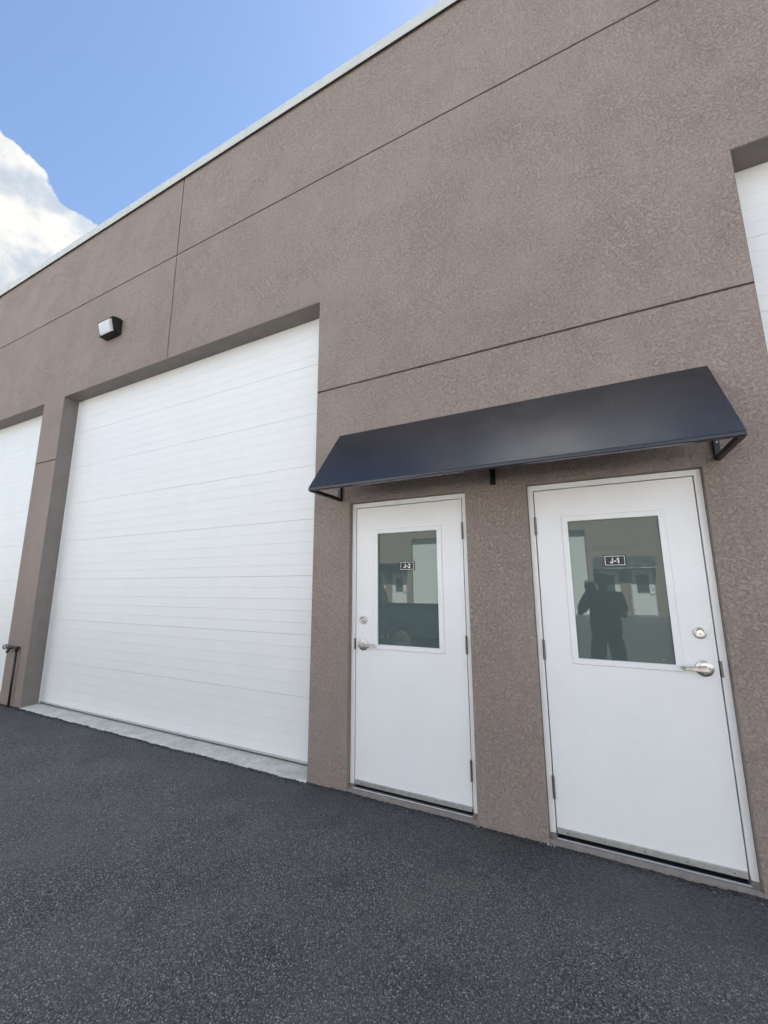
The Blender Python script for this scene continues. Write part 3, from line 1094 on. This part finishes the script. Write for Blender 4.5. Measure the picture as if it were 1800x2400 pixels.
# ------------------------------------------------------------------ hose spigot with riser
hs_ = empty('hose_spigot', (-7.035, -0.034, GZ))
tag(hs_, 'dark painted water pipe with hose spigot on the narrow stucco pier', 'spigot')
bm = bmesh.new()
tube(bm, [(0, 0, -0.04), (0, 0, 0.705)], 0.0135, 12)
link_mesh('riser_pipe', bm, MT['pipe'], hs_, smooth=True)
bm = bmesh.new()
tube(bm, [(0.030, 0, 0.735), (-0.022, 0, 0.735)], 0.020, 12)
tube(bm, [(0, 0, 0.690), (0, 0, 0.738)], 0.020, 12)
tube(bm, [(-0.02, 0, 0.735), (-0.13, 0, 0.733)], 0.0125, 12)
link_mesh('elbow', bm, MT['pipe'], hs_, smooth=True)
bm = bmesh.new()
tube(bm, [(-0.11, 0, 0.733), (-0.125, 0, 0.733), (-0.235, 0, 0.731), (-0.262, 0, 0.730)], [0.015, 0.021, 0.021, 0.013], 12)
tube(bm, [(-0.185, 0, 0.732), (-0.190, -0.012, 0.695), (-0.195, -0.022, 0.665)], [0.016, 0.015, 0.018], 12)
link_mesh('valve_body', bm, MT['pipe'], hs_, smooth=True)
bm = bmesh.new()
tube(bm, [(-0.258, 0, 0.730), (-0.300, 0, 0.730)], 0.007, 8)
ring_n = 18
ringp = [(-0.302, 0.030 * math.cos(2 * math.pi * k / ring_n), 0.730 + 0.030 * math.sin(2 * math.pi * k / ring_n)) for k in range(ring_n + 1)]
tube(bm, ringp, 0.0055, 6, cap=False)
for k in range(3):
    t = math.pi * k / 3
    tube(bm, [(-0.302, 0.030 * math.cos(t), 0.730 + 0.030 * math.sin(t)), (-0.302, -0.030 * math.cos(t), 0.730 - 0.030 * math.sin(t))], 0.004, 6)
link_mesh('hand_wheel', bm, MT['pipe'], hs_)
# ------------------------------------------------------------------ loose asphalt crumbs and pebbles
def stones(name, spots, material, label, cat):
    bm = bmesh.new()
    base_ = [Vector(v) for v in ((1, 0, 0), (-1, 0, 0), (0, 1, 0), (0, -1, 0), (0, 0, 1), (0, 0, -1),
                                 (.6, .6, .5), (-.6, .6, .4), (.6, -.6, .5), (-.6, -.6, .4))]
    for x, y, z, r_ in spots:
        rot = Matrix.Rotation(random.uniform(0, 6.28), 3, 'Z') @ Matrix.Rotation(random.uniform(-.6, .6), 3, 'X')
        vs = []
        for q in base_[:6]:
            v = rot @ Vector((q.x * random.uniform(.7, 1.3), q.y * random.uniform(.6, 1.1), q.z * random.uniform(.5, .85))) * r_
            vs.append(bm.verts.new((x + v.x, y + v.y, z + v.z)))
        for f in ((0, 2, 4), (2, 1, 4), (1, 3, 4), (3, 0, 4), (2, 0, 5), (1, 2, 5), (3, 1, 5), (0, 3, 5)):
            bm.faces.new([vs[i] for i in f])
    o = link_mesh(name, bm, material)
    tag(o, label, cat, kind='stuff')
    return o


sp = []
for _ in range(5200):
    x = random.uniform(-9.5, 1.4)
    y = -abs(random.gauss(0, 0.030)) + 0.004
    if any(a < x < b_ for a, b_ in openings):
        y -= 0.012
    sp.append((x, y, ground_z(x, min(y, 0)) + random.uniform(-0.001, 0.004), random.uniform(0.0022, 0.0062)))
stones('asphalt_crumbs', sp, MT['crumb'], 'crumbs of loose asphalt along the foot of the wall', 'crumbs')
sp = []
for _ in range(520):
    x = random.uniform(-6, 2.2)
    y = -random.uniform(0.05, 2.9)
    sp.append((x, y, GZ + 0.003, random.choice((0.0018, 0.0022, 0.0028, 0.0036, 0.005))))
for x, y, r_ in ((-0.505, -0.012, 0.011), (-0.49, -0.02, 0.007), (-0.925, -0.015, 0.009), (-0.94, -0.02, 0.006), (-1.41, -0.05, 0.008), (-0.47, -0.018, 0.008)):
    sp.append((x, y, GZ + 0.006, r_))
stones('pale_pebbles', sp, MT['pebble'], 'tiny pale pebbles scattered over the dark asphalt', 'pebbles')

# ------------------------------------------------------------------ the facing warehouse (seen in the door glass)
X0, YB = 0.762, -20.1
far = copy_tree(building)
far.location = (X0, YB, 0)
far.rotation_euler = (0, 0, math.pi)
tag(far, 'taupe stucco warehouse across the lot, mirrored in the door glass', 'building', 'stucco warehouses facing each other')
for ch in list(far.children):
    for gch in list(ch.children):
        if gch.name.startswith('number_plate') or gch.name.startswith('glass_sticker'):
            bpy.data.objects.remove(gch, do_unlink=True)
        elif gch.name.startswith('plank'):
            bpy.data.objects.remove(gch, do_unlink=True)
    if 'label' in ch:
        del ch['label']
    if ch.name.startswith('garage_door') and not any(q.name.startswith('section') for q in ch.children):
        for s in range(8):
            o = bpy.data.objects.new('section', section_me)
            COL.objects.link(o)
            o.parent = ch
            o.location = (0, 0, 0.012 + (s + 0.5) * SEC_H)
for cxl, lab in ((-0.7216, 'navy awning across the lot mirrored in the J-1 door glass'),
                 (-0.7216 + PERIOD, 'navy awning across the lot mirrored in the J-2 door glass')):
    a = make_awning(0, lab, 'navy awnings over door pairs')
    a.location = (X0 - cxl, YB, 0)
    a.rotation_euler = (0, 0, math.pi)

# ------------------------------------------------------------------ pickup truck mirrored in the J-2 glass
tr = empty('pickup_truck', (-5.68, -6.35, GZ))
tag(tr, 'dark pickup truck parked in the lot, mirrored in the J-2 door glass', 'truck')
# local: length along x (front = -x), width along y


def loft_x(bm, stations, mi=0):
    """stations: (x, [(y,z)...]) closed sections"""
    rings = [[bm.verts.new((x, y, z)) for y, z in sec] for x, sec in stations]
    n = len(rings[0])
    for r0, r1 in zip(rings, rings[1:]):
        for k in range(n):
            bm.faces.new((r0[k], r0[(k + 1) % n], r1[(k + 1) % n], r1[k]))
    bm.faces.new(rings[0]); bm.faces.new(rings[-1][::-1])
    bmesh.ops.recalc_face_normals(bm, faces=bm.faces)


def sec(w, z0, z1, crown=0.03):
    return [(-w * .94, z0), (-w, z0 + .12), (-w, (z0 + z1) / 2 + .08), (-w * .955, z1 - .02), (-w * .90, z1), (0, z1 + crown), (w * .90, z1), (w * .955, z1 - .02), (w, (z0 + z1) / 2 + .08), (w, z0 + .12), (w * .94, z0)]


bm = bmesh.new()
loft_x(bm, [(-2.55, sec(.78, .42, .80, .02)), (-2.45, sec(.86, .36, .92, .03)), (-1.9, sec(.90, .34, .99, .035)), (-1.15, sec(.91, .34, 1.03, .03)), (-1.05, sec(.91, .34, 1.05, .0)), (0.68, sec(.91, .34, 1.06, .0))])
link_mesh('body', bm, MT['truck'], tr, smooth=False, bevel=0.012)
bm = bmesh.new()


def cabsec(w, z1):
    return [(-.88, 1.04), (-w, z1 - .05), (-w + .06, z1), (w - .06, z1), (w, z1 - .05), (.88, 1.04)]


loft_x(bm, [(-1.12, cabsec(.86, 1.10)), (-0.45, cabsec(.72, 1.60)), (0.0, cabsec(.71, 1.64)), (0.50, cabsec(.72, 1.60)), (0.66, cabsec(.78, 1.10))])
link_mesh('cab', bm, MT['truck'], tr, bevel=0.015)
bm = bmesh.new()
for s in (-1, 1):
    xa = [(-0.86, 1.10), (-0.40, 1.54), (0.02, 1.57), (0.02, 1.10)]
    for quad in (xa, [(0.08, 1.10), (0.08, 1.57), (0.44, 1.54), (0.56, 1.10)]):
        vs = []
        for dx_ in (0.004, -0.02):
            vs.append([bm.verts.new((x, s * (0.885 - (z - 1.04) * 0.295 + dx_), z)) for x, z in quad])
        bm.faces.new(vs[0]); bm.faces.new(vs[1][::-1])
        for k in range(4):
            bm.faces.new((vs[0][k], vs[0][(k + 1) % 4], vs[1][(k + 1) % 4], vs[1][k]))
bmesh.ops.recalc_face_normals(bm, faces=bm.faces)
link_mesh('side_window', bm, MT['dark_glass'], tr)
bm = bmesh.new()
q = [(-1.085, -.76, 1.14), (-1.085, .76, 1.14), (-0.50, .66, 1.575), (-0.50, -.66, 1.575)]
f0 = [bm.verts.new((x - .012, y, z + .008)) for x, y, z in q]
f1 = [bm.verts.new((x + .012, y, z - .008)) for x, y, z in q]
bm.faces.new(f0); bm.faces.new(f1[::-1])
for k in range(4):
    bm.faces.new((f0[k], f0[(k + 1) % 4], f1[(k + 1) % 4], f1[k]))
bmesh.ops.recalc_face_normals(bm, faces=bm.faces)
link_mesh('windscreen', bm, MT['dark_glass'], tr)
# open cargo bed
bm = bmesh.new()
for s in (-1, 1):
    ya, yb = sorted((s * .83, s * .91))
    box(bm, 0.685, 2.90, ya, yb, .42, 1.02)
box(bm, 0.685, 0.74, -.829, .829, .50, 1.02)
box(bm, 0.74, 2.90, -.829, .829, .50, .56)
bed = link_mesh('cargo_bed', bm, MT['truck'], tr, bevel=0.012)
for s in (-1, 1):
    bm = bmesh.new()
    ya, yb = sorted((s * .81, s * .92))
    box(bm, 0.68, 2.91, ya, yb, 1.021, 1.05)
    link_mesh('bed_rail', bm, MT['rubber'], bed, bevel=0.008)
bm = bmesh.new()
box(bm, 2.905, 2.96, -.86, .86, .50, 1.035)
tg = link_mesh('tailgate', bm, MT['truck'], tr, bevel=0.012)
bm = bmesh.new()
box(bm, 2.961, 2.975, -.10, .10, .86, .93)
link_mesh('handle', bm, MT['rubber'], tg, bevel=0.004)
for x, nm in ((-2.62, 'front_bumper'), (2.98, 'rear_bumper')):
    bm = bmesh.new()
    box(bm, x, x + .12, -.88, .88, .36, .50)
    link_mesh(nm, bm, MT['rim'], tr, bevel=0.025)
bm = bmesh.new()
box(bm, -2.575, -2.52, -.52, .52, .55, .78)
for k in range(4):
    box(bm, -2.585, -2.574, -.50, .50, .575 + .055 * k, .595 + .055 * k)
link_mesh('grille', bm, MT['rubber'], tr)
for s in (-1, 1):
    bm = bmesh.new()
    ya, yb = sorted((s * .54, s * .80))
    box(bm, -2.57, -2.47, ya, yb, .62, .78)
    link_mesh('headlight', bm, MT['lampglass'], tr, bevel=0.015)
    bm = bmesh.new()
    ya, yb = sorted((s * .845, s * .918))
    box(bm, 2.87, 2.97, ya, yb, .66, .98)
    link_mesh('tail_light', bm, MT['red'], tr, bevel=0.01)
    bm = bmesh.new()
    ya, yb = sorted((s * .92, s * 1.08))
    box(bm, -0.86, -0.78, ya, yb, 1.10, 1.26)
    tube(bm, [(-0.80, s * .86, 1.10), (-0.82, s * .95, 1.13)], .018, 8)
    link_mesh('side_mirror', bm, MT['rubber'], tr, bevel=0.015)
    bm = bmesh.new()
    for x in (-0.02, 0.42):
        ya, yb = sorted((s * .908, s * .935))
        box(bm, x - .07, x + .07, ya, yb, .945, .975)
    link_mesh('door_handle', bm, MT['rubber'], tr, bevel=0.005)
    for x in (-1.72, 1.75):
        w = empty('wheel', (x, s * .80, .335), parent=tr)
        bm = bmesh.new()
        lathe_y(bm, 0, 0, [(0.20, -.11), (0.31, -.115), (0.335, -.08), (0.335, .08), (0.31, .115), (0.20, .11)], 32)
        link_mesh('tyre', bm, MT['tyre'], w)
        bm = bmesh.new()
        lathe_y(bm, 0, 0, [(0.205, -.10), (0.19, -.118 * 1), (0.05, -.125), (0.05, .125), (0.19, .118), (0.205, .10)], 24)
        link_mesh('rim', bm, MT['rim'], w)
        # dark wheel arch
        bm = bmesh.new()
        pts = [(x + .41 * math.cos(t), s * .912, .335 + .41 * math.sin(t)) for t in [math.pi * k / 12 for k in range(13)]]
        tube(bm, pts, .022, 8)
        link_mesh('wheel_arch', bm, MT['rubber'], tr, smooth=True)


# ------------------------------------------------------------------ the photographer (mirrored in the J-1 glass)
def skinned(name, verts, edges_, radii, material, parent, root=0, sub=2):
    me = bpy.data.meshes.new(name)
    me.from_pydata([Vector(v) for v in verts], edges_, [])
    me.materials.append(material)
    ob = bpy.data.objects.new(name, me)
    COL.objects.link(ob)
    ob.parent = parent
    sk = ob.modifiers.new('skin', 'SKIN')
    sk.use_smooth_shade = True
    sd = me.skin_vertices[0].data
    for i, r_ in enumerate(radii):
        sd[i].radius = (r_, r_) if not isinstance(r_, tuple) else r_
        sd[i].use_root = (i == root)
    sb = ob.modifiers.new('sub', 'SUBSURF')
    sb.levels = sub
    sb.render_levels = sub
    return ob


person = empty('person', (0.01, -3.42, GZ))
tag(person, 'person in dark clothes raising a phone, mirrored in the J-1 door glass', 'person')
PH = CAM - Vector(person.location) - c_f * 0.02          # phone centre in person's space
V = []; E_ = []; RAD = []


def jv(p, r_, prev=None):
    V.append(tuple(p)); RAD.append(r_)
    i = len(V) - 1
    if prev is not None:
        E_.append((prev, i))
    return i


pel = jv((0, 0, .93), (.15, .115))
wa = jv((0, 0, 1.06), (.135, .105), pel)
ch = jv((0, -.005, 1.24), (.155, .115), wa)
nb = jv((0, -.005, 1.40), (.075, .065), ch)
nk = jv((0, .012, 1.465), .052, nb)
hd = jv((0, .025, 1.535), (.074, .088), nk)
hm = jv((0, .022, 1.60), (.080, .094), hd)
ht = jv((0, .012, 1.655), (.052, .060), hm)
legs = []
for s in (-1, 1):
    h0 = jv((s * .10, 0, .88), .090, pel)
    k0 = jv((s * .125, .012, .50), .058, h0)
    c0 = jv((s * .130, -.012, .34), .055, k0)
    a0 = jv((s * .135, -.015, .09), .038, c0)
    b0 = jv((s * .140, .06, .035), .036, a0)
    jv((s * .148, .15, .025), .030, b0)
    sh = jv((s * .175, -.005, 1.365), .060, nb)
    if s < 0:
        el = (-.310, .085, 1.13)
        wr = (PH.x - .022, PH.y - .050, PH.z - .085)
        pm = (PH.x - .040, PH.y - .034, PH.z - .030)
    else:
        el = (.235, .045, 1.11)
        wr = (PH.x + .085, PH.y - .085, PH.z - .115)
        pm = (PH.x + .062, PH.y - .048, PH.z - .060)
    ua = jv(((sh_ := Vector(V[sh])) * .5 + Vector(el) * .5), .046, sh)
    e0 = jv(el, .038, ua)
    f0 = jv(Vector(el) * .6 + Vector(wr) * .4, .038, e0)
    w0 = jv(wr, .024, f0)
    p0 = jv(pm, (.030, .018), w0)
    # fingers close round the phone edge
    for q in range(4):
        up = 0.020 * q - 0.012
        ln_ = (.062, .070, .066, .052)[q]
        k1 = jv((pm[0] - s * .000, pm[1] + .010, pm[2] + up + .010), .0088, p0)
        k2 = jv((pm[0] - s * .012, pm[1] + .036, pm[2] + up + .018), .0080, k1)
        jv((pm[0] - s * (ln_ - .012), pm[1] + .040, pm[2] + up + .022), .0070, k2)
    t1 = jv((pm[0] - s * .020, pm[1] - .008, pm[2] + .012), .0098, p0)
    jv((pm[0] - s * .040, pm[1] + .004, pm[2] + .034), .0085, t1)
skinned('body', V, E_, RAD, MT['skin'], person)
# clothes follow the same joints
skinned('shirt', [(0, 0, .74), (0, 0, 1.02), (0, -.005, 1.24), (0, -.005, 1.385), (-.18, -.005, 1.372), (-.245, .035, 1.26), (-.300, .075, 1.145), (.18, -.005, 1.372), (.208, .018, 1.25), (.230, .038, 1.15)],
        [(0, 1), (1, 2), (2, 3), (3, 4), (4, 5), (5, 6), (3, 7), (7, 8), (8, 9)],
        [(.225, .15), (.205, .145), (.205, .140), (.115, .095), .090, .080, .072, .088, .078, .068], MT['shirt'], person)
skinned('trousers', [(0, 0, .96), (0, 0, .90), (-.105, 0, .84), (-.127, .012, .50), (-.135, -.012, .10), (.105, 0, .84), (.127, .012, .50), (.135, -.012, .10)],
        [(0, 1), (1, 2), (2, 3), (3, 4), (1, 5), (5, 6), (6, 7)], [(.165, .12), (.18, .13), .120, .098, .085, .120, .098, .085], MT['trousers'], person)
for s in (-1, 1):
    skinned('shoe', [(s * .136, -.055, .045), (s * .138, 0, .05), (s * .144, .08, .042), (s * .152, .19, .032)], [(0, 1), (1, 2), (2, 3)], [.045, .050, .046, .034], MT['shoe'], person)
    bm = bmesh.new()
    bmesh.ops.create_uvsphere(bm, u_segments=10, v_segments=8, radius=.011)
    bmesh.ops.translate(bm, verts=bm.verts, vec=(s * .030, .100, 1.565))
    link_mesh('eye', bm, MT['white'], person, smooth=True)
    bm = bmesh.new()
    bmesh.ops.create_uvsphere(bm, u_segments=10, v_segments=8, radius=.030)
    bmesh.ops.scale(bm, verts=bm.verts, vec=(.35, .65, 1.0))
    bmesh.ops.translate(bm, verts=bm.verts, vec=(s * .080, .012, 1.555))
    link_mesh('ear', bm, MT['skin'], person, smooth=True)
bm = bmesh.new()
tube(bm, [(0, .098, 1.572), (0, .114, 1.545), (0, .118, 1.533), (0, .100, 1.524)], [.008, .012, .015, .010], 10)
link_mesh('nose', bm, MT['skin'], person, smooth=True)
bm = bmesh.new()
tube(bm, [(-.024, .092, 1.497), (0, .104, 1.499), (.024, .092, 1.497)], [.004, .007, .004], 8)
link_mesh('mouth', bm, MT['skin'], person, smooth=True)
bm = bmesh.new()
bmesh.ops.create_uvsphere(bm, u_segments=24, v_segments=16, radius=1.0)
for v in bm.verts:
    p = v.co.copy()
    k = 1 + .05 * noise.noise(p * 5)
    v.co = Vector((p.x * .090 * k, p.y * .106 * k + .005, 1.598 + p.z * .092 * k))
dele = [v for v in bm.verts if (v.co.y > .045 and v.co.z < 1.610) or v.co.z < 1.535]
bmesh.ops.delete(bm, geom=dele, context='VERTS')
hr = link_mesh('hair', bm, MT['hair'], person, smooth=True)
sol = hr.modifiers.new('thick', 'SOLIDIFY')
sol.thickness = 0.008
# phone just behind the lens, square to the view
bm = bmesh.new()
box(bm, -.0385, .0385, -.0040, .0040, -.080, .080, 0)
ph = link_mesh('phone', bm, MT['phone'], None, bevel=0.006)
tag(ph, 'dark phone held up in both hands, mirrored in the J-1 door glass', 'phone')
pm_ = Matrix((c_r, c_f, c_u)).transposed().to_4x4()
pm_.translation = CAM - c_f * 0.016 - c_u * 0.055 + c_r * 0.018
ph.matrix_world = pm_

S.render.engine = 'CYCLES'
S.cycles.max_bounces = 8
S.cycles.diffuse_bounces = 5
S.cycles.glossy_bounces = 4
